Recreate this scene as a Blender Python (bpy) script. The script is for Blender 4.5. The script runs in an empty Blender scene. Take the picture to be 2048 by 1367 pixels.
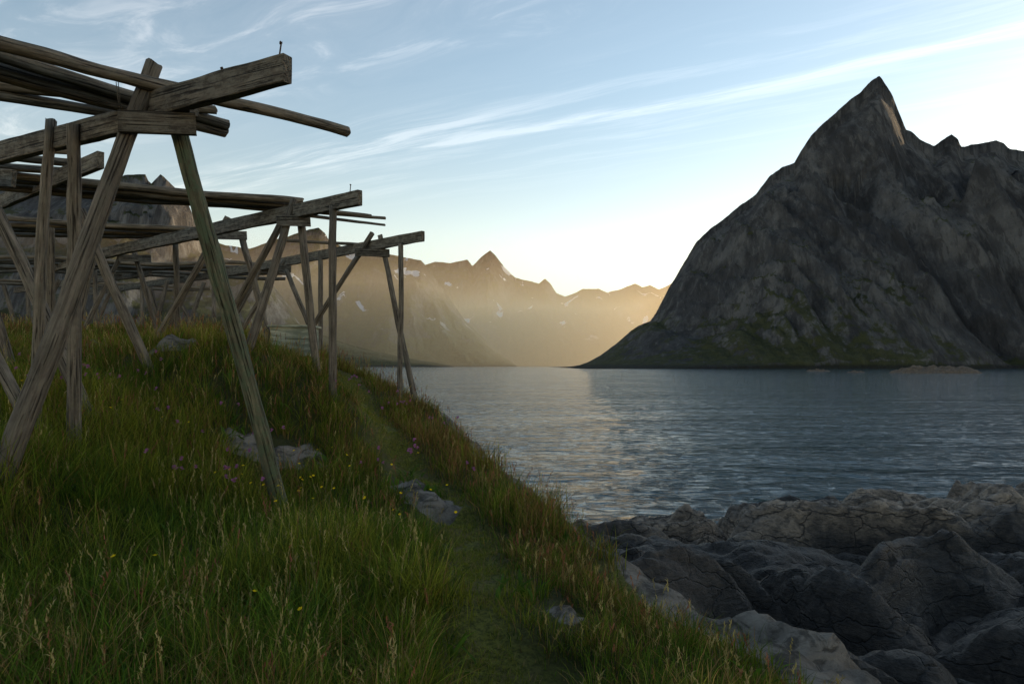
import bpy, math, random
import numpy as np
from mathutils import Vector, noise, Matrix
random.seed(7); rng=np.random.default_rng(7)
H=5.5; F=1365.0
def P(u,v,d):
    """survey point: bearing u, elevation v (theodolite units), distance d north of the tripod -> world XYZ"""
    return Vector(((u-1024)/F*d, d, H-(v-730)/F*d))
scene=bpy.context.scene
def link(ob,parent=None):
    scene.collection.objects.link(ob)
    if parent is not None: ob.parent=parent
    return ob
# ---------------------------------------------------------------- node helpers
class NT:
    def __init__(s,nt): s.nt=nt; s.nt.nodes.clear()
    def n(s,t,**k):
        nd=s.nt.nodes.new(t)
        for a,b in k.items(): setattr(nd,a,b)
        return nd
    def set(s,inp,v):
        if hasattr(v,'is_linked') or isinstance(v,bpy.types.NodeSocket): s.nt.links.new(v,inp)
        else:
            if isinstance(v,(tuple,list)) and len(v)==3 and len(inp.default_value)==4: v=(*v,1)
            inp.default_value=v
    def m(s,op,a,b=0.0,c=None,clamp=False):
        nd=s.n('ShaderNodeMath',operation=op); nd.use_clamp=clamp
        s.set(nd.inputs[0],a); s.set(nd.inputs[1],b)
        if c is not None: s.set(nd.inputs[2],c)
        return nd.outputs[0]
    def mix(s,f,a,b,mode='MIX'):
        nd=s.n('ShaderNodeMix',data_type='RGBA',blend_type=mode)
        s.set(nd.inputs[0],f); s.set(nd.inputs[6],a); s.set(nd.inputs[7],b)
        return nd.outputs[2]
    def noise(s,vec,scale=5,detail=6,rough=.6,dist=0):
        nd=s.n('ShaderNodeTexNoise'); s.set(nd.inputs['Vector'],vec)
        nd.inputs['Scale'].default_value=scale; nd.inputs['Detail'].default_value=detail
        nd.inputs['Roughness'].default_value=rough; nd.inputs['Distortion'].default_value=dist
        return nd.outputs[0]
    def map(s,vec,scale=(1,1,1),loc=(0,0,0),rot=(0,0,0)):
        nd=s.n('ShaderNodeMapping'); s.set(nd.inputs[0],vec)
        nd.inputs['Scale'].default_value=scale; nd.inputs['Location'].default_value=loc; nd.inputs['Rotation'].default_value=rot
        return nd.outputs[0]
    def ss(s,x,a,b,lo=0.0,hi=1.0):
        nd=s.n('ShaderNodeMapRange',interpolation_type='SMOOTHSTEP')
        s.set(nd.inputs[0],x); nd.inputs[1].default_value=a; nd.inputs[2].default_value=b
        nd.inputs[3].default_value=lo; nd.inputs[4].default_value=hi
        return nd.outputs[0]
    def bump(s,h,strength=.5,dist=.02,normal=None):
        nd=s.n('ShaderNodeBump'); s.set(nd.inputs['Height'],h)
        nd.inputs['Strength'].default_value=strength; nd.inputs['Distance'].default_value=dist
        if normal is not None: s.set(nd.inputs['Normal'],normal)
        return nd.outputs[0]
    def comb(s,x,y,z=0.0):
        nd=s.n('ShaderNodeCombineXYZ'); s.set(nd.inputs[0],x); s.set(nd.inputs[1],y); s.set(nd.inputs[2],z); return nd.outputs[0]
    def sep(s,v):
        nd=s.n('ShaderNodeSeparateXYZ'); s.set(nd.inputs[0],v); return nd.outputs
    def out(s,col,rough=.8,normal=None,spec=.3):
        b=s.n('ShaderNodeBsdfPrincipled'); o=s.n('ShaderNodeOutputMaterial')
        s.set(b.inputs['Base Color'],col); s.set(b.inputs['Roughness'],rough)
        b.inputs['Specular IOR Level'].default_value=spec
        if normal is not None: s.set(b.inputs['Normal'],normal)
        s.nt.links.new(b.outputs[0],o.inputs[0]); return b
def newmat(name):
    m=bpy.data.materials.new(name); m.use_nodes=True; return m,NT(m.node_tree)
# ---------------------------------------------------------------- materials
def wood_mat(name,dark,light,tint=None,tintamt=0):
    m,t=newmat(name); tc=t.n('ShaderNodeTexCoord'); oi=t.n('ShaderNodeObjectInfo')
    off=t.n('ShaderNodeVectorMath',operation='ADD'); t.set(off.inputs[0],tc.outputs['Object'])
    t.set(off.inputs[1],t.comb(t.m('MULTIPLY',oi.outputs['Random'],37.0),0.0,t.m('MULTIPLY',oi.outputs['Random'],91.0)))
    v=off.outputs[0]
    g=t.noise(t.map(v,(30,30,1.6)),1,9,.7,.8)
    fine=t.noise(t.map(v,(75,75,1.6)),1,4,.6,.4)
    blot=t.noise(t.map(v,(7,7,3.5)),1,6,.65)
    lich=t.noise(t.map(v,(16,16,11)),1,8,.75)
    c=t.mix(t.ss(g,.34,.64),dark,light)
    c=t.mix(t.ss(blot,.38,.62,0,.65),c,tuple(x*.35 for x in light))
    if tint: c=t.mix(t.ss(lich,.44,.58,0,tintamt),c,tint)
    c=t.mix(t.ss(fine,.36,.44,.9,0),c,tuple(x*.15 for x in dark))
    c=t.mix(t.m('MULTIPLY',oi.outputs['Random'],.4),c,tuple(x*.5 for x in dark))
    h=t.m('ADD',t.m('MULTIPLY',g,.5),t.m('MULTIPLY',t.ss(fine,.34,.46),.5))
    t.out(c,.85,t.bump(h,1.0,.02),.2); return m
M_LOG=wood_mat('weathered_log',(.075,.060,.046),(.31,.255,.20),(.20,.18,.13),.4)
M_GREENLOG=wood_mat('mossy_log',(.055,.052,.028),(.25,.225,.145),(.10,.135,.08),.8)
M_BEAM=wood_mat('weathered_beam',(.05,.040,.030),(.23,.19,.145),(.32,.29,.23),.4)
def metal():
    m,t=newmat('rusty_iron'); tc=t.n('ShaderNodeTexCoord')
    t.out(t.mix(t.noise(tc.outputs['Object'],60),(.03,.02,.015),(.09,.05,.03)),.7); return m
M_IRON=metal()
def rock_mat(name,wet=False,k=1.0):
    m,t=newmat(name); g=t.n('ShaderNodeNewGeometry'); p=g.outputs['Position']; z=t.sep(p)[2]
    n1=t.noise(p,.9,9,.62,.3); n2=t.noise(p,9,8,.7); n3=t.noise(t.map(p,(2.2,1.2,6),rot=(.3,.2,.5)),2.2,8,.65,.8)
    lic=t.noise(p,26,5,.65)
    c=t.mix(t.ss(n1,.33,.62),tuple(k*x for x in (.10,.075,.056)),tuple(k*x for x in (.30,.22,.15)))
    c=t.mix(t.ss(n3,.38,.52,.7,0),c,(.036,.029,.023))
    c=t.mix(t.ss(lic,.63,.72,0,.35),c,tuple(k*x for x in (.34,.30,.24)))
    c=t.mix(t.ss(n2,.35,.55,.55,0),c,(.05,.04,.031))
    if wet:
        zz=t.m('ADD',z,t.m('MULTIPLY',t.m('SUBTRACT',n1,.5),2.4))
        y=t.sep(p)[1]; zz=t.m('ADD',zz,t.ss(y,12.5,17,-1.9,.8))
        dark=t.mix(t.ss(n2,.4,.7),(.013,.011,.010),(.050,.040,.031))
        c=t.mix(t.ss(zz,1.0,1.8,.95,0),c,dark)
    cr=t.n('ShaderNodeTexVoronoi',feature='DISTANCE_TO_EDGE'); 
    wv=t.n('ShaderNodeVectorMath',operation='ADD'); t.set(wv.inputs[0],t.map(p,(.9,1.3,2.2),rot=(.2,.4,.6)))
    nz=t.n('ShaderNodeTexNoise'); t.set(nz.inputs['Vector'],p); nz.inputs['Scale'].default_value=1.7; nz.inputs['Detail'].default_value=6
    t.set(wv.inputs[1],nz.outputs['Color']); t.set(cr.inputs['Vector'],wv.outputs[0]); cr.inputs['Scale'].default_value=.9
    crk=t.ss(cr.outputs[0],0.0,.03)
    c=t.mix(t.m('MULTIPLY',t.m('SUBTRACT',1.0,crk),.7),c,(.012,.011,.01))
    h=t.m('ADD',t.m('ADD',t.m('MULTIPLY',n3,.9),t.m('MULTIPLY',n2,.4)),t.m('MULTIPLY',crk,.4))
    t.out(c,.6 if wet else .85,t.bump(h,1.0,.14),.4); return m
M_ROCK=rock_mat('skerry_rock',False,.6); M_SHORE=rock_mat('shore_granite',True,1.1)
def hill_mat():
    m,t=newmat('hillside_soil'); g=t.n('ShaderNodeNewGeometry'); p=g.outputs['Position']
    at=t.n('ShaderNodeAttribute',attribute_name='Col'); r,gg,b=t.sep(at.outputs['Vector'])[:3]
    n1=t.noise(p,3,8,.65); n2=t.noise(p,30,6,.7); n3=t.noise(t.map(p,(2.2,1.2,6),rot=(.3,.2,.5)),2.2,8,.65,.8)
    soil=t.mix(n2,(.03,.033,.011),(.08,.08,.026))
    moss=t.mix(t.ss(n2,.35,.65),(.07,.075,.014),(.22,.21,.04))
    moss=t.mix(t.ss(n1,.50,.64,0,.7),moss,(.18,.13,.07))
    rock=t.mix(t.ss(n1,.33,.60),(.10,.085,.072),(.27,.235,.195))
    rock=t.mix(t.ss(n3,.36,.52,.8,0),rock,(.035,.03,.025))
    rock=t.mix(t.ss(n2,.55,.7,0,.4),rock,(.29,.265,.22))
    c=t.mix(gg,soil,moss); c=t.mix(t.ss(t.m('ADD',r,t.m('MULTIPLY',t.m('SUBTRACT',n1,.5),.9)),.4,.55),c,rock)
    h=t.m('ADD',t.m('MULTIPLY',n2,.5),n3)
    t.out(c,.9,t.bump(h,1.0,.09),.2); return m
M_HILL=hill_mat()
def blade_mat(name,transl=.38):
    m,t=newmat(name); at=t.n('ShaderNodeAttribute',attribute_name='Col')
    d=t.n('ShaderNodeBsdfDiffuse'); tr=t.n('ShaderNodeBsdfTranslucent'); mx=t.n('ShaderNodeMixShader'); o=t.n('ShaderNodeOutputMaterial')
    t.set(d.inputs['Color'],at.outputs['Color'])
    t.set(tr.inputs[0],t.mix(1.0,at.outputs['Color'],(1.5,1.5,.7),'MULTIPLY')); mx.inputs[0].default_value=transl
    L=t.nt.links.new; L(d.outputs[0],mx.inputs[1]); L(tr.outputs[0],mx.inputs[2]); L(mx.outputs[0],o.inputs[0]); return m
M_GRASS=blade_mat('grass_blades')
# ---------------------------------------------------------------- generic mesh from arrays
def mesh_np(name,co,faces_idx,loop_start,mat,col=None,smooth=False,parent=None):
    me=bpy.data.meshes.new(name); me.vertices.add(len(co)); me.vertices.foreach_set('co',np.asarray(co,np.float32).ravel())
    me.loops.add(len(faces_idx)); me.loops.foreach_set('vertex_index',np.asarray(faces_idx,np.int32))
    me.polygons.add(len(loop_start)); me.polygons.foreach_set('loop_start',np.asarray(loop_start,np.int32))
    me.update(calc_edges=True); me.validate()
    if col is not None:
        a=me.color_attributes.new(name='Col',type='FLOAT_COLOR',domain='POINT')
        c=np.ones((len(co),4),np.float32); c[:,:3]=col; a.data.foreach_set('color',c.ravel())
    if smooth: me.polygons.foreach_set('use_smooth',np.ones(len(me.polygons),bool))
    me.materials.append(mat); ob=bpy.data.objects.new(name,me); return link(ob,parent)
def grid_mesh(name,X,Y,Z,mat,col=None,smooth=True):
    ny,nx=X.shape; co=np.stack([X,Y,Z],-1).reshape(-1,3)
    i=np.arange(ny*nx).reshape(ny,nx)
    f=np.stack([i[:-1,:-1],i[:-1,1:],i[1:,1:],i[1:,:-1]],-1).reshape(-1)
    return mesh_np(name,co,f,np.arange(0,len(f),4),mat,None if col is None else col.reshape(-1,3),smooth)
# ---------------------------------------------------------------- terrain
def rbf(pts,c=.8):
    A=np.array(pts,float); xy=A[:,:2]
    D=np.sqrt(((xy[:,None]-xy[None])**2).sum(-1)+c*c)
    n=len(A); M=np.zeros((n+3,n+3)); M[:n,:n]=D+np.eye(n)*-.03; M[:n,n]=1; M[:n,n+1:]=xy; M[n,:n]=1; M[n+1:,:n]=xy.T
    w=np.linalg.solve(M,np.concatenate([A[:,2],[0,0,0]]))
    def f(x,y):
        r=np.full(x.shape,w[n])+w[n+1]*x+w[n+2]*y
        for k in range(n): r+=w[k]*np.sqrt((x-xy[k,0])**2+(y-xy[k,1])**2+c*c)
        return r
    return f
EY=[-5,2,3.7,4.6,5.2,6,7,7.5,8.5,9.5,11,13,14.3,15.5,20,30,60]
EX=[2.6,1.8,1.4,1.27,.86,.77,.49,.31,-.15,-.55,-1.0,-1.72,-2.7,-3.68,-4.6,-7,-14]
EZ=[3.7,3.75,3.75,3.68,3.68,3.75,3.85,3.92,4.05,4.15,4.36,4.78,5.0,5.25,4.4,2.0,-1]
def xedge(y): return np.interp(y,EY,EX)
ctrl=[(0,0,3.9),(-2,0,4.1),(-5,-3,4.4),(2,-3,3.7),(-4,2,4.5),(-3,3,4.2),(-1.5,3,4.05),(0,3.4,3.85),(-9,3,5.2),(-14,8,6.0),(-22,10,6.5),(-20,20,6.3),(-14,24,5.6),(-6,24,4.8),(-20,38,2.0),(-10,34,1.5),(-24,-3,6)]
for u,v,d in [(0,955,4.75),(572,1045,6.3),(150,935,6.3),(68,910,6.4),(190,845,6.9),(310,752,8.8),(495,705,9.4),(637,752,10),(665,797,9.2),(812,795,12.7),(590,708,13.8),(430,690,10.8),
              (0,668,16),(200,665,17),(400,672,17),(560,695,16),(640,722,16),(300,870,7.5),(800,1000,7.2),(700,905,8.6),(880,1010,7.2),(850,1150,4.9),(1000,1160,4.9),(1100,1160,5),
              (600,1220,4.2),(300,1190,4.4),(0,1130,4.3),(750,830,10.5),(780,880,9.2),(150,720,10.5),(0,745,9.0),(300,690,13),(100,685,13)]:
    q=P(u,v,d); ctrl.append(tuple(q))
for y,x,z in zip(EY,EX,EZ): ctrl.append((x,y,z))
base=rbf(ctrl)
def fbm(x,y,s,oct=4,seed=0.0): return noise.fractal(Vector((x*s+seed,y*s-seed,seed)),.7,2.1,oct)
gx=np.concatenate([np.arange(-26,-9,.3),np.arange(-9,5,.07),np.arange(5,9,.4)])
gy=np.concatenate([np.arange(-4,2,.3),np.arange(2,14,.07),np.arange(14,24,.15),np.arange(24,48,.6)])
GX,GY=np.meshgrid(gx,gy)
vn=np.vectorize(lambda x,y:fbm(x,y,1.3,4,3.1)); vn2=np.vectorize(lambda x,y:fbm(x,y,.45,3,9.7))
N1,N2=vn(GX,GY),vn2(GX,GY)
XE=xedge(GY); D=GX-XE
shelf=np.interp(GY,[4.8,6.5],[.85,.12])
dd=np.maximum(D,0); de=np.maximum(dd-shelf,0)+.2*np.minimum(dd,shelf)
fall=np.interp(de,[0,.3,1,2,4,8,30],[0,.22,1.05,2.4,4.6,6.2,9])
GZ=base(np.minimum(GX,XE),GY)-fall+N1*.05+N2*.06
GZ+=np.where(D>0,np.minimum(D,1)*.28*(np.abs(N1)-.2),0)
PATH=[P(1000,1500,3.0),P(985,1367,3.4),P(960,1150,5.0),P(925,1050,6.2),P(880,970,7.6),P(800,890,9.1),P(745,835,10.3),P(712,790,11.6),P(690,760,13)]
def pathdist(x,y):
    best=np.full(x.shape,1e9)
    for a,b in zip(PATH[:-1],PATH[1:]):
        ax,ay,bx,by=a.x,a.y,b.x,b.y; L=(bx-ax)**2+(by-ay)**2
        t=np.clip(((x-ax)*(bx-ax)+(y-ay)*(by-ay))/L,0,1)
        best=np.minimum(best,np.hypot(x-ax-t*(bx-ax),y-ay-t*(by-ay)))
    return best
PD=pathdist(GX,GY)+N1*.12; PD=np.abs(PD); GZ-=.05*np.exp(-(PD/.25)**2)
# bare rock patches in the turf (x,y,rx,ry,angle)
PATCH=[(P(545,905,7.8).x,7.8,.55,.36,.2),(P(835,960,7.6).x,7.6,.26,1.0,.45),(P(880,1000,7.0).x,7.0,.28,.45,.2),(P(1130,1245,4.4).x,4.4,.15,.28,.1),(P(330,752,9.6).x,9.6,.6,.25,0),(P(195,712,11).x,11,.5,.35,0)]
def patchmask(x,y):
    r=np.zeros(x.shape)
    for px,py,rx,ry,an in PATCH:
        c,s=math.cos(an),math.sin(an); X=(x-px)*c+(y-py)*s; Y=-(x-px)*s+(y-py)*c
        r=np.maximum(r,np.exp(-((X/rx)**2+(Y/ry)**2)*.9))
    return r
PM=patchmask(GX,GY); GZ+=PM*.12*(1+2.0*N1)
rockm=np.clip(np.maximum((PM-.38+.5*N1)*3,np.clip((D-.05)/.25,0,1)),0,1); mossm=np.exp(-(PD/.27)**2)
mossm=np.maximum(mossm,np.clip((D+.5)*1.5,0,1)*.7*(GY<6))
hill=grid_mesh('hillside',GX,GY,GZ,M_HILL,np.stack([rockm,mossm,rockm*0],-1))
def sampler(A):
    def f(x,y):
        ix=np.clip(np.searchsorted(gx,x)-1,0,len(gx)-2); iy=np.clip(np.searchsorted(gy,y)-1,0,len(gy)-2)
        tx=(x-gx[ix])/(gx[ix+1]-gx[ix]); ty=(y-gy[iy])/(gy[iy+1]-gy[iy])
        return A[iy,ix]*(1-tx)*(1-ty)+A[iy,ix+1]*tx*(1-ty)+A[iy+1,ix]*(1-tx)*ty+A[iy+1,ix+1]*tx*ty
    return f
hz=sampler(GZ); f1=sampler(N1); f2=sampler(N2)
# ---------------------------------------------------------------- shore rocks
rc=[]
for u,v,d in [(1640,1330,7),(1500,1260,9),(1900,1350,7.4),(1800,1220,10.5),(2048,1200,10),(1300,1170,10),(1300,1095,14),(1200,1050,14.5),(1600,1060,16),(1500,1130,12.5),(1700,1130,13),(1450,1040,18.5),(1620,1020,19),
              (1800,1000,19),(2000,1005,18.5),(2048,1080,14.5),(1900,1060,16.5),(2250,1000,18),(2400,1200,10),(2250,1500,6)]: rc.append(tuple(P(u,v,d)))
rc+=[(1.5,23.5,-.9),(5,24,-.8),(9,26,-.4),(15,27,-.3),(24,27,-.6),(-1,19,-.6),(-2,15,-.3),(0,30,-2.5),(12,33,-2.5),(28,34,-2.5),(30,14,2.6),(26,5,3),(12,2,3),(-4,24,-2.2),(1.2,8,1.8),(.2,11,1.5),(3.4,3,2.6),(5,0,2.8)]
rb=rbf(rc,1.2)
rx=np.arange(-4,26,.07); ry=np.arange(2,31,.07); RX,RY=np.meshgrid(rx,ry); RZ=rb(RX,RY)
def rockn(x,y):
    wx=noise.noise(Vector((x*.35,y*.35,2)))*1.3; wy=noise.noise(Vector((x*.35,y*.35,7)))*1.3
    p=Vector((x*.20+y*.10+wx,y*.42-x*.10+wy,.3)); d,_=noise.voronoi(p)
    b=min(1,(d[1]-d[0])*1.5); b=b**.6; h=.85*b-.5+.40*(.5-d[0])
    p2=Vector((x*.55+y*.2+wx*2,y*1.6+wy*2,4.3)); d2,_=noise.voronoi(p2); b2=min(1,(d2[1]-d2[0])*2.4); h+=.17*(b2**.5)*(.3+.7*b)
    p3=Vector((x*1.5-y*.6+wx*3,y*2.9+wy*3,8.3)); d3,_=noise.voronoi(p3); h+=.05*(min(1,(d3[1]-d3[0])*2.6)**.5)
    h+=.26*noise.fractal(Vector((x*.5,y*.8,1)),.9,2.1,3)+.05*noise.fractal(Vector((x*2.3,y*4.6,1)),.8,2.1,4)
    return h
RZ=RZ+np.vectorize(rockn)(RX,RY)
grid_mesh('shore_rocks',RX,RY,RZ,M_SHORE)
# ---------------------------------------------------------------- water
def water():
    m,t=newmat('fjord_water'); g=t.n('ShaderNodeNewGeometry'); p=g.outputs['Position']
    a=t.noise(t.map(p,(.75,1.2,1),rot=(0,0,.25)),1.5,5,.62,.9)
    b=t.noise(t.map(p,(.20,.42,1),rot=(0,0,-.15)),1.0,3,.5,.5)
    c=t.noise(t.map(p,(.03,.11,1),rot=(0,0,.12)),1.0,4,.55,.5)
    patch=t.ss(c,.36,.62,.55,1.15)
    sharp=t.m('SUBTRACT',1.0,t.m('ABSOLUTE',t.m('MULTIPLY',t.m('SUBTRACT',a,.5),3.0)))
    h=t.m('MULTIPLY',t.m('ADD',t.m('ADD',t.m('MULTIPLY',sharp,.28),t.m('MULTIPLY',a,.6)),t.m('MULTIPLY',b,1.4)),patch)
    bs=t.out((.02,.055,.070),.04,t.bump(h,1.0,.40),.5); bs.inputs['IOR'].default_value=1.34
    return m
rr=np.geomspace(4,40000,640); th=np.radians(np.linspace(-100,100,520)); TH,RR=np.meshgrid(th,rr)
WX=RR*np.sin(TH); WY=RR*np.cos(TH)
def wv(x,y,r):
    if r>140: return 0.0
    return .05*(noise.fractal(Vector((x*.5,y*.9,5)),.9,2.0,3))*min(1,(140-r)/60)
WZ=np.vectorize(wv)(WX,WY,RR)
grid_mesh('fjord_water',WX,WY,WZ,water())
bpy.ops.mesh.primitive_plane_add(size=80000,location=(0,0,-30)); o=bpy.context.object; o.name='seabed'; 
mm,t=newmat('seabed_mud'); gq=t.n('ShaderNodeNewGeometry'); t.out(t.mix(t.noise(gq.outputs['Position'],.1),(.02,.025,.025),(.04,.045,.04)),.9); o.data.materials.append(mm)
# ---------------------------------------------------------------- mountains
def mtn_mat(name,veg_h,snow=False,s=1.0,dark=1.0,vt=.42):
    m,t=newmat(name); g=t.n('ShaderNodeNewGeometry'); p=g.outputs['Position']; z=t.sep(p)[2]; nz=t.sep(g.outputs['Normal'])[2]
    ps=t.map(p,(s,s,s))
    n1=t.noise(ps,.006,10,.7,.4); n2=t.noise(t.map(ps,(1,.5,.28),rot=(0,.45,0)),.03,9,.7,.4); n3=t.noise(ps,.05,9,.75)
    n4=t.noise(t.map(ps,(1,.35,.06),rot=(0,-.38,0)),.10,7,.65,.25)
    n5=t.noise(t.map(ps,(1,.35,.10),rot=(0,.42,0)),.032,8,.62,.3)
    c=t.mix(t.ss(n1,.38,.62),tuple(x*dark for x in (.095,.096,.10)),tuple(x*dark for x in (.21,.207,.20)))
    c=t.mix(t.ss(n5,.38,.52,.7,0),c,tuple(x*dark for x in (.05,.05,.053)))
    c=t.mix(t.ss(n2,.40,.50,.5,0),c,tuple(x*dark for x in (.05,.05,.053)))
    c=t.mix(t.ss(n4,.40,.50,.6,0),c,tuple(x*dark for x in (.055,.055,.057)))
    c=t.mix(t.ss(n4,.56,.66,0,.4),c,tuple(x*dark for x in (.26,.255,.245)))
    veg=t.mix(t.ss(n3,.35,.65),(.032,.042,.015),(.085,.092,.032))
    vm=t.m('ADD',t.m('ADD',nz,t.m('MULTIPLY',t.m('SUBTRACT',n3,.5),1.5)),t.m('MULTIPLY',t.m('SUBTRACT',n1,.5),2.2))
    vm=t.m('SUBTRACT',vm,t.m('MULTIPLY',z,.35/veg_h))
    c=t.mix(t.ss(vm,vt,vt+.22,0,.85),c,veg)
    if snow:
        sn=t.noise(t.map(ps,(1,1,.45),rot=(0,.5,0)),.011,5,.55,.4)
        sm=t.m('MULTIPLY',t.ss(sn,.63,.65),t.ss(z,150,350))
        c=t.mix(sm,c,(.8,.82,.85))
    shore=t.ss(z,3,9,1,0)
    c=t.mix(t.m('MULTIPLY',shore,.8),c,(.03,.03,.03))
    h=t.m('ADD',t.m('ADD',t.m('ADD',n2,n5),t.m('MULTIPLY',n3,.5)),t.m('MULTIPLY',n4,.6))
    t.out(c,.9,t.bump(h,1.0,32/s),.1); return m
def mountain(name,Yc,pts,front,back,mat,spurs=(),nx=520,ny=170,jag=1.0,amp=1.0,seed=0,prof=([0,.12,.35,.7,1],[0,.10,.36,.77,1]),scale=1.0,gul=1.0):
    xs=np.array([(u-1024)/F*Yc for u,v in pts]); hs=np.array([H+(730-v)/F*Yc for u,v in pts])
    x=np.linspace(xs[0],xs[-1],nx); S=np.maximum(np.interp(x,xs,hs),0)
    jg=np.array([noise.fractal(Vector((a/(60*scale),seed,1)),.7,2.1,6) for a in x])*5*scale*jag
    S=S+jg*np.clip(S/(120*scale),0,1)
    tt=np.linspace(-.06,1,ny); tb=np.linspace(1,2,50)[1:]
    T=np.concatenate([tt,tb]); X=np.zeros((len(T),nx)); Yv=X.copy(); Z=X.copy()
    Sm=S.max()
    for j,t in enumerate(T):
        if t<=1:
            y=Yc-front*(1-t); p=float(np.interp(t,*prof)) if t>0 else t*1.5
        else:
            y=Yc+back*(t-1); p=1-(t-1)*1.05
        yys=np.zeros(nx); e=max(0,min(1,(1-abs(t-.5)*2)*2.4)) if t<=1 else min(1,(t-1)*3)
        W=np.array([noise.noise(Vector((xx/(260*scale),y/(260*scale),seed+3))) for xx in x])
        yys=y-W*25*scale*e
        SB_=np.interp(x*Yc/yys,x,S)      # crest height straight behind each point of the face
        for i in range(nx):
            s=S[i]; xx=x[i]; w=W[i]; yy=yys[i]
            rg=noise.ridged_multi_fractal(Vector(((xx+70*scale*w)/(190*scale),y/(520*scale),seed)),.9,2.2,6,1.0,2.0)
            fb=noise.fractal(Vector((xx/(70*scale),y/(90*scale),seed+9)),.8,2.1,5)
            gu=noise.ridged_multi_fractal(Vector(((xx+.30*y+30*scale*w)/(52*scale),y/(420*scale),seed+5)),.8,2.2,5,1.0,2.0)-1.1
            d=((rg-1.1)*.065*Sm+fb*.016*Sm+gu*.022*Sm*gul)*e*amp*min(1,s/(Sm*.35))
            for (xt,xb,a,wd) in spurs:
                xc=xt*max(t,0)+xb*(1-max(t,0)); d+=a*math.exp(-((xx-xc)/wd)**2)*e*min(1,s/(Sm*.3))
            z=s*p+d-(4*scale if t<=0 else 0)
            if t<1 and t>0: # the crest stays the highest line of the face
                cap=SB_[i]*(yy/Yc)*(.99 if t<.97 else 1)
                if s>cap and p*s>cap*.8: z=cap*p*.98+d*.6
                if z>cap*.9: z=cap*(1-.10*math.exp(-(z-cap*.9)/(cap*.10+1)))
            X[j,i]=xx; Yv[j,i]=yy; Z[j,i]=z
            if t<=0.02: Z[j,i]=min(Z[j,i],s*.02)-3
    return grid_mesh(name,X,Yv,Z,mat)
R=[(1120,740),(1170,729),(1200,712),(1232,688),(1262,660),(1300,640),(1322,612),(1340,572),(1366,528),(1392,485),(1420,458),(1445,440),(1480,410),(1512,388),(1540,352),(1562,334),(1588,326),(1600,305),(1625,268),(1655,238),(1682,214),(1705,198),(1722,185),(1737,168),(1750,156),(1758,150),(1764,155),(1775,172),(1785,190),(1798,225),(1812,262),(1825,266),(1842,280),(1868,290),(1885,278),(1903,270),(1916,280),(1922,297),(1940,292),(1965,284),(1992,280),(2008,286),(2018,297),(2048,303),(2110,280),(2200,240),(2320,230),(2450,260),(2600,200),(2800,170),(3000,110),(3300,60),(3600,50),(4000,60),(4500,100),(4900,300),(5300,730)]  # unseen crest past the right frame edge, raised to keep the foreground in shadow
Y0=1600
def sx(u): return (u-1024)/F*Y0
mountain('granite_mountain',Y0,R,600,560,mtn_mat('granite_mountain_rock',420,vt=.60),
  spurs=[(sx(1775),sx(1850),80,60),(sx(1620),sx(1670),-70,28),(sx(1500),sx(1470),35,70),(sx(1850),sx(2080),-80,40),(sx(1910),sx(2230),70,50),(sx(1700),sx(1750),-40,24),(sx(1560),sx(1560),30,24),(sx(2200),sx(2400),80,90)],nx=1250,ny=240,amp=1.0,seed=2,jag=.8,gul=1.3)
L1=[(-2200,560),(-1800,420),(-1400,380),(-900,330),(-500,350),(-200,330),(0,360),(60,385),(130,375),(200,368),(232,362),(246,350),(292,348),(300,370),(310,360),(322,347),(345,370),(362,385),(380,410),(388,470),(395,505),(430,512),(480,528),(530,550),(560,590),(585,640),(620,660),(700,690),(800,713),(880,726),(930,738)]
mat_far=mtn_mat('distant_rock',900,True,.5,.8)
mountain('cliff_mountain',3000,L1,900,900,mtn_mat('cliff_rock',700,False,.6,1.15),nx=520,ny=140,seed=11,scale=1.8,jag=.5,prof=([0,.12,.35,.45,.75,.82,1],[0,.05,.2,.45,.6,.85,1]))
L2=[(-300,560),(100,500),(300,480),(380,470),(420,478),(450,490),(500,497),(545,482),(575,472),(600,464),(625,458),(637,455),(650,466),(660,484),(700,500),(760,506),(800,512),(842,520),(855,535),(880,570),(930,640),(990,700),(1040,735)]
mountain('fjord_mountain',4600,L2,1300,900,mat_far,nx=420,ny=120,seed=21,scale=2.6,jag=.5)
L3=[(500,560),(700,540),(830,535),(850,530),(872,523),(900,526),(935,519),(945,532),(962,514),(980,500),(992,512),(1010,535),(1030,555),(1060,562),(1078,567),(1090,557),(1102,568),(1113,586),(1130,593),(1150,586),(1165,578),(1198,577),(1215,585),(1240,578),(1270,567),(1285,575),(1300,570),(1318,579),(1345,566),(1400,560),(1500,600),(1600,680),(1700,735)]
mountain('fjord_head_mountains',6600,L3,1500,1200,mat_far,nx=460,ny=110,seed=31,scale=3.2,jag=.4)
# skerries
def skerry(name,c,sx_,sy_,h,seed):
    n=90; a=np.linspace(-1,1,n); A,B=np.meshgrid(a,a)
    Z=np.vectorize(lambda x,y: h*(max(0,1-x*x-y*y)**.5)*(.7+.7*noise.fractal(Vector((x*3+seed,y*2,seed)),.8,2.1,5))-.5)(A,B)
    grid_mesh(name,c[0]+A*sx_,c[1]+B*sy_,Z,M_ROCK)
skerry('skerry',(298,480,0),31,20,6.5,1); skerry('skerry',(278,620,0),11,8,2.6,5); skerry('skerry',(262,520,0),7,5,1.9,8)
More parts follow.
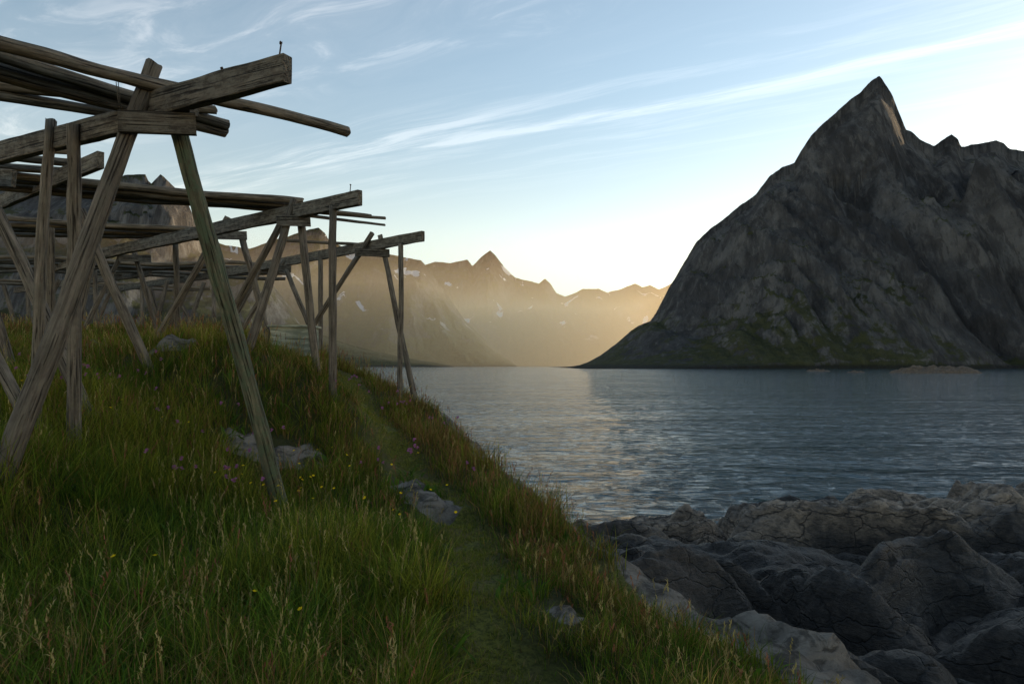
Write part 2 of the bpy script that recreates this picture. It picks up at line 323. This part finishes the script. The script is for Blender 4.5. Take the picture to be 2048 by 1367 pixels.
# ---------------------------------------------------------------- mist over the inner fjord
def mist(name,lo,hi,dens,col,g):
    bpy.ops.mesh.primitive_cube_add(size=1); o=bpy.context.object; o.name=name
    o.scale=(hi[0]-lo[0],hi[1]-lo[1],hi[2]-lo[2]); o.location=((hi[0]+lo[0])/2,(hi[1]+lo[1])/2,(hi[2]+lo[2])/2)
    m=bpy.data.materials.new('fjord_mist'); m.use_nodes=True; t=NT(m.node_tree)
    v=t.n('ShaderNodeVolumeScatter'); v.inputs['Color'].default_value=(*col,1); v.inputs['Density'].default_value=dens; v.inputs['Anisotropy'].default_value=g
    out=t.n('ShaderNodeOutputMaterial'); t.nt.links.new(v.outputs[0],out.inputs['Volume']); o.data.materials.append(m)
mist('mist',(-2600,2450,-6),(1050,6100,500),.00050,(1.0,.70,.40),.5)
# ---------------------------------------------------------------- racks
def make_log(name,p0,p1,r0,r1,mat,parent,crook=.02,sides=14,sink=0.0):
    p0=Vector(p0); p1=Vector(p1); ax=(p1-p0); L=ax.length; ax.normalize()
    if sink: p1=p1+ax*sink; L+=sink
    n=max(6,int(L/.09)); s=random.random()*100; co=[]; 
    for j in range(n+1):
        t=j/n; z=t*L; r=r0+(r1-r0)*t
        cx=crook*L*.35*noise.noise(Vector((z*.5,s,0)))+.008*noise.noise(Vector((z*3,s,5)))
        cy=crook*L*.35*noise.noise(Vector((z*.5,s,9)))+.008*noise.noise(Vector((z*3,s,7)))
        kn=1+.09*noise.noise(Vector((z*2.3,s,3)))+.05*max(0,noise.noise(Vector((z*7,s,13))))
        for k in range(sides):
            a=2*math.pi*k/sides; q=r*kn*(1+.10*noise.noise(Vector((math.cos(a)*1.2,math.sin(a)*1.2,z*2.1+s)))+.05*noise.noise(Vector((math.cos(a)*4,math.sin(a)*4,z*.8+s))))
            co.append((cx+q*math.cos(a),cy+q*math.sin(a),z+(.02*noise.noise(Vector((a,s,1))) if j in(0,n) else 0)))
    f=[]; 
    for j in range(n):
        for k in range(sides): f.append((j*sides+k,j*sides+(k+1)%sides,(j+1)*sides+(k+1)%sides,(j+1)*sides+k))
    f.append(tuple(range(sides-1,-1,-1))); f.append(tuple(range(n*sides,(n+1)*sides)))
    me=bpy.data.meshes.new(name); me.from_pydata(co,[],f); me.materials.append(mat)
    for q in me.polygons: q.use_smooth=len(q.vertices)==4
    ob=bpy.data.objects.new(name,me); link(ob,parent)
    ob.matrix_world=Matrix.Translation(p0)@ax.to_track_quat('Z','Y').to_matrix().to_4x4(); return ob
def make_beam(name,p0,p1,w,h,mat,parent):
    p0=Vector(p0); p1=Vector(p1); ax=p1-p0; L=ax.length; ax.normalize()
    n=max(4,int(L/.12)); s=random.random()*50; co=[]
    pf=[(sx_*w,(sy_)*h) for sx_,sy_ in [(-.5,-.47),(-.44,-.5),(.44,-.5),(.5,-.47),(.5,0),(.5,.47),(.44,.5),(-.44,.5),(-.5,.47),(-.5,0)]]
    K=len(pf)
    for j in range(n+1):
        z=L*j/n
        for k,(a,b) in enumerate(pf):
            e=.06*h
            co.append((a+e*.5*noise.noise(Vector((z*3,k*3.1,s))),b+e*noise.noise(Vector((z*2.2,k*1.3,s+4))),z+(.015*noise.noise(Vector((k,s,1))) if j in(0,n) else 0)))
    f=[]
    for j in range(n):
        for k in range(K): f.append((j*K+k,j*K+(k+1)%K,(j+1)*K+(k+1)%K,(j+1)*K+k))
    f.append(tuple(range(K-1,-1,-1))); f.append(tuple(range(n*K,(n+1)*K)))
    me=bpy.data.meshes.new(name); me.from_pydata(co,[],f); me.materials.append(mat); ob=bpy.data.objects.new(name,me); link(ob,parent)
    side=ax.cross(Vector((0,0,1))).normalized(); up=side.cross(ax).normalized()
    M=Matrix((side,up,ax)).transposed().to_4x4(); ob.matrix_world=Matrix.Translation(p0)@M; return ob
def rack(items):
    e=bpy.data.objects.new('fish_drying_rack',None); e.empty_display_size=.3; link(e)
    for it in items:
        kind=it[0]
        if kind=='log':  _,nm,a,b,r0,r1,*k=it; make_log(nm,P(*a) if len(a)==3 else a,P(*b),r0,r1,(k[0] if k else M_LOG),e,(k[1] if len(k)>1 else .03),sink=(.45 if nm.startswith(('leg','post','brace')) else 0))
        if kind=='beam': _,nm,a,b,w,h=it; make_beam(nm,P(*a),P(*b),w,h,M_BEAM,e)
        if kind=='nail': _,nm,a,b=it; make_log(nm,P(*a),P(*b),.006,.006,M_IRON,e,0,6); q=P(*b); make_log('nail_head',q,q+Vector((0,0,.008)),.012,.012,M_IRON,e,0,8)
    return e
A0=P(575,138,5.0); A1=P(0,290,6.74)
def ext(a,b,k): return a+(b-a)*k
def inv(v): return ((v.x/v.y)*F+1024, 730-(v.z-H)/v.y*F, v.y)
def lev(u,v,l): return (u,v,l*F/(730-v))   # point at height l above the eye
def ray(u0,v0,u1,v1,l0,l1,back=0,fwd=0):
    a=P(*lev(u0,v0,l0)); b=P(*lev(u1,v1,l1)); return inv(a+(a-b)*back),inv(b+(b-a)*fwd)
def pole(nm,u0,v0,u1,v1,l,r0,r1,back=.5,fwd=0,cr=.03,l1=None):
    a,b=ray(u0,v0,u1,v1,l,l if l1 is None else l1,back,fwd); return ('log',nm,a,b,r0,r1,M_LOG,cr)
r1=[('beam','cross_beam',inv(A0),inv(ext(A0,A1,.40)),.085,.205),
 ('beam','cross_beam_rear',inv(ext(A0,A1,.30)+Vector((.05,.1,-.02))),inv(ext(A0,A1,2.2)+Vector((.05,.1,-.02))),.085,.2),
 ('beam','cleat',(236,243,5.42),(391,249,5.62),.05,.175),
 ('beam','cleat_rear',(262,228,5.85),(376,232,5.95),.05,.16),
 ('log','leg_1',(313,130,5.75),(-12,975,4.72),.062,.085),
 ('log','leg_2',(350,235,5.72),(574,1060,6.3),.072,.07,M_GREENLOG,.02),
 ('log','post_1',(150,250,6.25),(150,945,6.3),.056,.062),
 ('log','post_2',(101,238,6.45),(66,920,6.4),.045,.055),
 ('log','leg_3',(-45,340,7.3),(190,850,6.95),.06,.07),
 ('log','leg_4',(-120,520,6.9),(96,912,6.4),.06,.06),
 pole('pole_1',0,84,695,268,2.33,.062,.05,.9),
 pole('pole_2',0,112,455,248,2.36,.06,.05,.9),
 pole('pole_3',0,143,450,264,2.3,.085,.06,.9),
 pole('pole_4',0,172,432,216,2.42,.055,.04,.9),
 pole('pole_5',0,190,300,240,2.35,.05,.045,.9),
 ('nail','nail',(559,112,5.05),(562,87,5.05)),('nail','nail_small',(442,150,5.35),(443,138,5.35)),
 ('log','twine',(236,165,5.6),(240,222,5.6),.003,.003),('log','twine_2',(232,165,5.55),(236,205,5.55),.003,.003)]
rack(r1)
def pair(u0,v0,l,u1,v1,k=1.0):
    a=P(*lev(u0,v0,l)); b=P(*lev(u1,v1,l)); return inv(a),inv(ext(a,b,k))
bA=pair(201,320,2.42,0,405,1.8)
r2=[('beam','cross_beam',bA[0],bA[1],.08,.2),
 pole('pole_1',0,292,150,303,2.6,.055,.05,1.5),pole('pole_2',0,312,140,326,2.58,.06,.05,1.5),pole('pole_3',0,332,130,342,2.55,.05,.05,1.5),
 ('beam','board_end',(-60,352,8.2),(28,357,8.0),.06,.2),
 ('log','leg_1',(162,420,8.9),(308,758,8.9),.062,.062),('log','leg_2',(100,455,8.9),(102,760,9.0),.055,.055),
 ('log','leg_3',(-30,560,9.2),(28,745,9.2),.06,.06),('log','brace_1',(205,430,9.4),(130,740,9.2),.055,.055)]
rack(r2)
bB=pair(720,395,2.25,250,497,1.25)
r3=[('beam','cross_beam',bB[0],bB[1],.08,.2),
 ('beam','cleat',(553,441,9.85),(621,443,10.0),.05,.15),
 ('log','leg_1',(588,400,10.05),(493,712,9.5),.055,.065),('log','leg_2',(603,440,10.1),(637,757,10.0),.055,.06),('log','post_1',(666,412,9.5),(665,800,9.25),.052,.055),
 ('log','brace_1',(562,448,10.3),(428,695,10.9),.05,.055),
 pole('pole_1',0,349,606,404,2.47,.055,.05,.8),pole('pole_2',0,357,596,410,2.45,.055,.05,.8),pole('pole_3',0,366,580,416,2.43,.06,.05,.8),pole('pole_4',0,376,560,421,2.38,.05,.05,.8),
 pole('pole_5',560,418,771,437,2.42,.035,.025,0),pole('pole_6',560,424,770,450,2.38,.032,.02,0),pole('pole_7',560,412,742,432,2.44,.04,.03,0),
 ('beam','cleat_2',(430,470,12.0),(494,471,12.2),.05,.15),
 ('log','leg_3',(457,434,12.2),(318,672,12.4),.055,.055),('log','leg_4',(482,470,12.2),(540,700,12.2),.055,.055),
 ('log','post_2',(352,488,12.6),(354,680,12.8),.05,.05),('nail','nail',(700,385,9.2),(701,370,9.2)),('log','twine',(568,404,9.8),(572,440,9.8),.003,.003)]
rack(r3)
bC=pair(846,472,2.36,430,549,1.0)
bD=pair(430,549,2.36,180,585,1.0)
r4=[('beam','cross_beam',bC[0],bC[1],.08,.19),('beam','cross_beam_rear',bD[0],bD[1],.08,.18),
 ('beam','cleat',(710,504,13.1),(779,506,13.3),.05,.15),
 ('log','leg_1',(746,466,13.4),(588,716,13.8),.05,.05),('log','leg_2',(760,470,13.4),(829,800,12.8),.05,.055),('log','post_1',(801,487,12.8),(799,800,12.6),.047,.05),
 ('log','leg_3',(572,540,15.2),(640,705,14.6),.055,.05),('log','post_2',(641,505,14.6),(641,715,14.3),.05,.05),
 ('beam','cleat_2',(548,537,15.2),(582,538,15.2),.05,.15),('log','leg_4',(568,520,15.3),(468,690,15),.05,.05),
 ('log','leg_5',(448,565,17),(508,692,16),.05,.05),('log','leg_6',(520,540,16),(440,690,15.5),.05,.05),
 pole('pole_1',740,490,560,480,2.45,.03,.03,0)]
rack(r4)
r5=[]
for k,(v0,v1) in enumerate([(438,460),(444,465),(451,469),(458,474),(466,480)]): r5.append(pole('pole_%d'%(k+1),0,v0,392+random.randint(-15,55),v1,2.6-.03*k,.05,.045,.6))
r5+=[('beam','cross_beam',inv(P(*lev(330,478,2.45))),inv(P(*lev(90,540,2.45))),.08,.18),('beam','cleat',(238,516,14.8),(302,517,15),.05,.15),
 ('log','leg_1',(268,500,15),(314,668,15),.055,.055),('log','leg_2',(250,490,15),(162,672,14.6),.05,.055),('log','post_1',(100,470,12.8),(100,705,12.8),.05,.05),('log','leg_3',(412,500,14),(325,680,14),.055,.055)]
rack(r5)
r6=[]
for k,(v0,v1) in enumerate([(514,534),(519,538),(524,541),(530,545),(536,549),(543,555)]): r6.append(pole('pole_%d'%(k+1),0,v0,560+random.randint(-20,25),v1,2.55-.02*k,.05,.045,.6))
r6+=[('beam','cross_beam',inv(P(*lev(300,545,2.4))),inv(P(*lev(30,580,2.4))),.08,.18)]
for k,(a,b,c,d) in enumerate([(190,540,195,680),(224,575,178,680),(284,575,286,676),(335,560,306,676),(348,580,408,690),(408,565,366,686),(428,560,429,690),(150,560,190,680),(120,560,60,680),(55,570,58,680),(8,570,40,690),(300,575,330,678)]):
    r6.append(('log','leg_%d'%(k+1),(a,b,17.5),(c,d,17),.05,.05))
for k,(v0,v1) in enumerate([(560,574),(566,579)]): r6.append(pole('far_pole_%d'%(k+1),0,v0,420,v1,2.55,.05,.045,.6))
rack(r6)
# wooden fish box on the hilltop
def crate():
    e=bpy.data.objects.new('wooden_crate',None); link(e); m,t=newmat('faded_green_paint'); tc=t.n('ShaderNodeTexCoord')
    n=t.noise(t.map(tc.outputs['Object'],(8,8,1.5)),2,6,.6); t.out(t.mix(t.ss(n,.4,.62),(.20,.22,.17),(.46,.46,.36)),.8,t.bump(n,.4,.01))
    Y=12.0
    a=P(540,0,Y).x; b=P(622,0,Y).x; zt=P(0,654,Y).z; zb=P(0,712,Y).z
    def bb(nm,p,q,w,h): return make_beam(nm,p,q,w,h,m,e)
    n=5; hh=(zt-zb)/n
    for k in range(n):
        z=zb+hh*(k+.5)
        bb('plank_%d'%k,Vector((a+.04,Y,z)),Vector((b-.04,Y,z)),.025,hh*.95)
        bb('back_plank_%d'%k,Vector((a+.04,Y+.5,z)),Vector((b-.04,Y+.5,z)),.025,hh*.95)
        bb('side_l_%d'%k,Vector((a+.02,Y,z)),Vector((a+.02,Y+.5,z)),.025,hh*.95); bb('side_r_%d'%k,Vector((b-.02,Y,z)),Vector((b-.02,Y+.5,z)),.025,hh*.95)
    bb('lid',Vector((a-.03,Y+.25,zt+.02)),Vector((b+.03,Y+.25,zt+.02)),.6,.035)
crate()
# ---------------------------------------------------------------- vegetation
def blades(name,x,y,z,h,w,col,bend=.5,widths=(1,.9,.6),lean=None,az=None):
    n=len(x); az=rng.uniform(0,2*np.pi,n) if az is None else az; tw=az+np.pi/2+rng.normal(0,.5,n)
    bd=bend*rng.uniform(.15,1.3,n) if lean is None else lean
    ts=[0,.35,.7,1.0]; V=np.zeros((n,7,3),np.float32); C=np.zeros((n,7,3),np.float32)
    k=0
    for i,t in enumerate(ts):
        up=h*(t-.28*bd*t*t*t); ox=h*bd*t**2*np.cos(az); oy=h*bd*t**2*np.sin(az)
        cx=x+ox; cy=y+oy; cz=z+up-.02
        cc=col*(.75+.35*t)  # base shading put into the blade colour: darker root, lighter tip
        if i<3:
            ww=w*widths[i]*.5
            V[:,k]=np.stack([cx-ww*np.cos(tw),cy-ww*np.sin(tw),cz],-1); V[:,k+1]=np.stack([cx+ww*np.cos(tw),cy+ww*np.sin(tw),cz],-1)
            C[:,k]=cc; C[:,k+1]=cc; k+=2
        else: V[:,k]=np.stack([cx,cy,cz],-1); C[:,k]=cc
    idx=np.array([0,1,3,2,2,3,5,4,4,5,6]); off=(np.arange(n)*7)[:,None]
    f=(idx[None]+off).ravel(); ls=(np.array([0,4,8])[None]+(np.arange(n)*11)[:,None]).ravel()
    return V.reshape(-1,3),f,ls,C.reshape(-1,3)
def merge(name,parts,mat):
    V=[];Fi=[];L=[];C=[];vo=0;lo=0
    for v,f,l,c in parts: V.append(v);Fi.append(f+vo);L.append(l+lo);C.append(c);vo+=len(v);lo+=len(f)
    return mesh_np(name,np.concatenate(V),np.concatenate(Fi),np.concatenate(L),mat,np.concatenate(C))
def scatter(n,y0,y1,pw,xl=-.95):
    y=y0+(y1-y0)*rng.random(n)**pw; xe=xedge(y); lo=np.maximum(y*xl-1.0,-24); x=lo+(xe+.25-lo)*rng.random(n); return x,y
def cols(n,x,y):
    a=f2(x,y); b=f1(x,y); g=np.array([.078,.128,.018]); yg=np.array([.20,.205,.034]); br=np.array([.22,.135,.058]); dk=np.array([.038,.068,.015])
    r=rng.random(n); m=np.clip(.30+1.1*a+.6*b+rng.normal(0,.22,n),0,1)[:,None]
    c=g*(1-m)+yg*m
    c=np.where((r<.25)[:,None],dk*1.2,c)
    dry=np.clip((y-5.5)/5,0,1)*.26+.05+.22*np.exp(-((x-xedge(y)+.4)/.6)**2)+.25*np.clip(f2(x*.9+3,y*.9)*2,0,1)
    c=np.where((rng.random(n)<dry)[:,None],br*rng.uniform(.6,1.3,n)[:,None],c)
    return c*rng.uniform(.6,1.35,n)[:,None]
parts=[]
N=260000
x,y=scatter(N,1.6,21,1.5)
pd=np.abs(pathdist(x,y)+f1(x,y)*.12); pm=patchmask(x,y); dx=x-xedge(y); a=f2(x,y); b=f1(x,y)
keep=(rng.random(N)<np.clip((pd-.05)/.3,.4,1))&(pm<.34+.35*rng.random(N))&(rng.random(N)<np.clip(.75+1.2*b,.25,1))&(rng.random(N)<np.clip(1-dx/.25,0,1))
x,y,pd,pm,dx,a,b=[q[keep] for q in(x,y,pd,pm,dx,a,b)]; n=len(x)
tall=np.interp(y,[2,6,9,14,20],[.33,.30,.22,.22,.28])*(1+.9*a+.5*b)
tall*=np.clip(.22+(pd-.08)/.6,.18,1)*np.clip(1.1-pm*1.6,.3,1); tall*=np.where((y<6.3)&(x>PATH[2].x),np.clip(.35+.2*(y-3),.3,.7),1.0)
h=np.clip(tall,.04,.6)*rng.uniform(.45,1.3,n)
w=np.interp(y,[2,6,12,20],[.0045,.0058,.009,.012])*rng.uniform(.6,1.5,n)
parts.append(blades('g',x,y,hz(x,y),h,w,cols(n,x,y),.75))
# extra short turf on the trodden path
npth=34000; s=rng.random(npth)*(len(PATH)-1); i=s.astype(int); fr=s-i; px=np.array([q.x for q in PATH]); py=np.array([q.y for q in PATH])
x=px[i]*(1-fr)+px[i+1]*fr+rng.normal(0,.18,npth); y=py[i]*(1-fr)+py[i+1]*fr+rng.normal(0,.08,npth); k=(patchmask(x,y)<.5)&(f1(x*2,y*2)>-.2); x,y=x[k],y[k]; npth=len(x)
pc=np.where((rng.random(npth)<.5)[:,None],np.array([.24,.23,.045]),np.array([.14,.165,.03]))*rng.uniform(.6,1.3,npth)[:,None]; pc[rng.random(npth)<.15]=(.30,.21,.11)
parts.append(blades('p',x,y,hz(x,y),rng.uniform(.02,.08,npth),np.full(npth,.005),pc,1.0))
# tufts of longer blades
nt=1800; tx,ty=scatter(nt,2.2,14,1.3); k=(pathdist(tx,ty)>.36)&(tx<xedge(ty)-.1)&(patchmask(tx,ty)<.2); tx,ty=tx[k],ty[k]; nt=len(tx)
m_=45; x=np.repeat(tx,m_)+rng.normal(0,.05,nt*m_); y=np.repeat(ty,m_)+rng.normal(0,.05,nt*m_); th_=np.repeat(rng.uniform(.25,.52,nt),m_)*rng.uniform(.6,1.2,nt*m_)*np.interp(y,[3,7,14],[1.0,.85,.65])
az=np.arctan2(y-np.repeat(ty,m_),x-np.repeat(tx,m_))+rng.normal(0,.5,nt*m_)
th_*=np.where((y<6.3)&(x>PATH[2].x-.1),.55,1)
tc=np.repeat(rng.uniform(.65,1.5,nt),m_)[:,None]*cols(nt*m_,x,y)*1.15
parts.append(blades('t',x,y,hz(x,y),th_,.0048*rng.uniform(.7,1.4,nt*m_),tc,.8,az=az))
merge('grass',parts,M_GRASS)
# seed heads
def seedheads():
    parts=[]; n=5600; x,y=scatter(n,2.6,20,1.1); k=(pathdist(x,y)>.3)&(x<xedge(y)+.1)&(patchmask(x,y)<.3)&((rng.random(n)<.25)|(f2(x+5,y)>.02)|(x>xedge(y)-.9)|(y>13)); x,y=x[k],y[k]; n=len(x)
    h=rng.uniform(.28,.62,n)*np.interp(y,[3,8,20],[.95,.85,1.0]); h*=np.where((y<6.3)&(x>PATH[2].x-.1),.6,1); az=rng.uniform(0,6.28,n); bd=rng.uniform(.02,.3,n)
    red=(rng.random(n)<np.clip(.15+.3*(y>6)+.15*(x>xedge(y)-1),0,.8))
    sc=np.where(red[:,None],np.array([.24,.10,.065]),np.array([.32,.25,.12]))*rng.uniform(.6,1.3,n)[:,None]
    z=hz(x,y)
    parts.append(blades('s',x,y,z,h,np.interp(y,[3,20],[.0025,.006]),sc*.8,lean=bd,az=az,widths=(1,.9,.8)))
    for j in range(9):
        t=1-.26*j/9; cx=x+h*bd*t*t*np.cos(az); cy=y+h*bd*t*t*np.sin(az); cz=z+h*(t-.28*bd*t**3)-.02
        s=np.interp(y,[3,20],[.006,.011])*rng.uniform(.6,1.3,n)
        parts.append(blades('p',cx+rng.normal(0,.003,n),cy+rng.normal(0,.003,n),cz,np.full(n,.026)*rng.uniform(.7,1.3,n),s,sc*1.2,bend=.9))
    merge('seeding_grass',parts,M_GRASS)
seedheads()
# broad leaved weeds
def weeds():
    parts=[]; spots=[(1000,955,8.1,40),(1030,1210,4.6,16),(990,985,7.6,30),(700,1330,3.3,20),(1130,1060,6.4,25),(820,1280,3.6,18),(560,1300,3.4,16),(350,1250,3.9,16),(1480,1330,3.7,14),(640,830,9.5,20)]
    spots+=[(rng.uniform(50,900),0,rng.uniform(3,11),10) for _ in range(60)]
    for u,v,d,n in spots:
        cx=(u-1024)/F*d; x=cx+rng.normal(0,.09,n); y=d+rng.normal(0,.12,n); c=np.array([.075,.135,.026])*rng.uniform(.6,1.5,n)[:,None]
        parts.append(blades('w',x,y,hz(x,y),rng.uniform(.10,.24,n),rng.uniform(.02,.04,n),c,lean=rng.uniform(.3,1.1,n),widths=(.2,1,.85)))
    merge('broadleaf_weeds',parts,M_GRASS)
weeds()
def flowers():
    V=[];Fc=[];L=[];C=[];vo=0;lo=0
    def disk(c,r,col,petals=5):
        nonlocal vo,lo
        nrm=Vector((random.uniform(-.5,.5),random.uniform(-.9,.1),1)).normalized(); a=nrm.orthogonal().normalized(); b=nrm.cross(a); base=Vector(c)
        for k in range(petals):
            t=2*math.pi*k/petals; dr=a*math.cos(t)+b*math.sin(t); sd=nrm.cross(dr)*r*.5
            for q in (base,base+dr*r*.6+sd+nrm*r*.25,base+dr*r*1.05+nrm*r*.45,base+dr*r*.6-sd+nrm*r*.25): V.append(q[:]); C.append(col)
            Fc.extend([vo,vo+1,vo+2,vo+3]); L.append(lo); vo+=4; lo+=4
    stems=[]
    def put(u,d,col,r,n,spread):
        for _ in range(n):
            x=(u-1024)/F*d+random.gauss(0,spread); y=d+random.gauss(0,spread); z=float(hz(np.array([x]),np.array([y]))[0]); hh=random.uniform(.3,.48)
            disk((x,y,z+hh),r,col); 
            if col[2]>.1:
                for q in range(4): disk((x+random.gauss(0,.006),y+random.gauss(0,.006),z+hh-.008*q),r,col)
            stems.append((x,y,z,hh))
    yel=(.80,.55,.02); pur=(.34,.13,.28)
    for u,d,n in [(500,6.0,7),(540,6.1,6),(620,6.5,6),(690,7.4,4),(840,5.6,5),(840,6.6,3),(400,4.2,2),(420,3.6,2),(760,7,3),(300,7,4),(20,6.5,3)]: put(u,d,yel,.014,n,.3)
    for u,d,n in [(380,5.9,12),(800,7.6,12),(250,8,12),(90,7.2,12),(450,7.4,12),(700,10,12),(870,10.5,8)]: put(u,d,pur,.014,n,.35)
    s=np.array(stems); part=blades('s',s[:,0],s[:,1],s[:,2]+.0,s[:,3]+.02,np.full(len(s),.003),np.tile([.05,.08,.02],(len(s),1)),lean=np.zeros(len(s)))
    merge('wildflowers',[(np.array(V,np.float32),np.array(Fc),np.array(L),np.array(C,np.float32)),part],M_GRASS)
flowers()
# ---------------------------------------------------------------- sky, sun
SB,SE=54.0,11.0
w=bpy.data.worlds.new('World'); scene.world=w; w.use_nodes=True; t=NT(w.node_tree)
sky=t.n('ShaderNodeTexSky',sky_type='NISHITA'); sky.sun_disc=False; sky.sun_elevation=math.radians(SE); sky.sun_rotation=math.radians(SB); sky.air_density=1.0; sky.dust_density=.15; sky.ozone_density=.8
tc=t.n('ShaderNodeTexCoord'); X_,Y_,Z_=t.sep(tc.outputs['Generated'])[:3]; zc=t.m('MAXIMUM',Z_,.02)
u=t.m('DIVIDE',X_,zc); v=t.m('DIVIDE',Y_,zc)
a=t.m('SUBTRACT',t.m('MULTIPLY',u,.865),t.m('MULTIPLY',v,.5)); b=t.m('ADD',t.m('MULTIPLY',u,.5),t.m('MULTIPLY',v,.865))
wob=t.m('MULTIPLY',t.m('SUBTRACT',t.noise(t.comb(t.m('MULTIPLY',a,.7),t.m('MULTIPLY',b,1.2)),1,2,.5),.5),.3)
bw=t.m('ADD',b,wob)
fine=t.noise(t.comb(t.m('MULTIPLY',a,.9),t.m('MULTIPLY',bw,8.0)),1,6,.68,.3)
fine2=t.noise(t.comb(t.m('MULTIPLY',a,2.2),t.m('MULTIPLY',bw,5.0),3.0),1,6,.65,.8)
def gauss(c,wd): return t.m('EXPONENT',t.m('MULTIPLY',t.m('POWER',t.m('ABSOLUTE',t.m('DIVIDE',t.m('SUBTRACT',bw,c),wd)),2.0),-1.0))
c1=t.m('MULTIPLY',gauss(2.54,.07),t.ss(fine,.34,.66)); c1=t.m('MULTIPLY',c1,t.ss(a,-4.5,-1.5,.3,1))
c2=t.m('MULTIPLY',t.m('MULTIPLY',gauss(2.36,.10),t.ss(fine,.38,.66,0,1.0)),t.ss(a,-1.0,-2.0,.15,1))
c2=t.m('MULTIPLY',c2,t.ss(a,-4.8,-3.4))
c3=t.m('MULTIPLY',t.m('MULTIPLY',t.ss(fine,.44,.74,0,.45),t.ss(bw,1.9,2.3)),t.ss(bw,3.6,2.8,0,1))
c4=t.m('MULTIPLY',t.m('MULTIPLY',t.ss(fine2,.48,.72,0,.8),t.ss(bw,1.95,1.6,0,1)),t.ss(a,-.2,-.9,0,1))
c5=t.m('MULTIPLY',t.m('MULTIPLY',gauss(1.4,.5),t.ss(a,-.2,-1.6,0,1)),t.ss(fine2,.2,.7,.05,.4))
cl=t.m('MINIMUM',t.m('ADD',t.m('ADD',c1,c2),t.m('ADD',t.m('ADD',c3,c4),c5)),1.0)
cl=t.m('MULTIPLY',cl,t.ss(Z_,.05,.16))
sk=t.mix(1.0,sky.outputs[0],t.mix(t.ss(Z_,.02,.42),(2.65,2.02,1.58),(2.1,1.95,1.78)),'MULTIPLY')
wh=t.mix(1.0,sk,(2.5,2.15,1.85),'ADD')
colr=t.mix(t.m('MULTIPLY',cl,.8),sk,wh)
bg=t.n('ShaderNodeBackground'); t.set(bg.inputs[0],colr); bg.inputs[1].default_value=.13
o=t.n('ShaderNodeOutputWorld'); t.nt.links.new(bg.outputs[0],o.inputs[0])
sd=bpy.data.lights.new('sun','SUN'); sd.energy=5.0; sd.angle=math.radians(.5); sd.color=(1,.72,.42); so=bpy.data.objects.new('sun',sd); link(so)
dirv=-Vector((math.sin(math.radians(SB))*math.cos(math.radians(SE)),math.cos(math.radians(SB))*math.cos(math.radians(SE)),math.sin(math.radians(SE))))
so.rotation_euler=dirv.to_track_quat('-Z','Y').to_euler()
# ---------------------------------------------------------------- camera
cd=bpy.data.cameras.new('camera'); cd.lens=36*F/2048; cd.sensor_width=36; cd.shift_y=46.5/2048; cd.clip_start=.05; cd.clip_end=100000
co=bpy.data.objects.new('camera',cd); link(co); co.location=(0,0,H); co.rotation_euler=(math.radians(90),0,0); scene.camera=co
scene.view_settings.view_transform='Standard'; scene.view_settings.look='None'; scene.view_settings.exposure=0
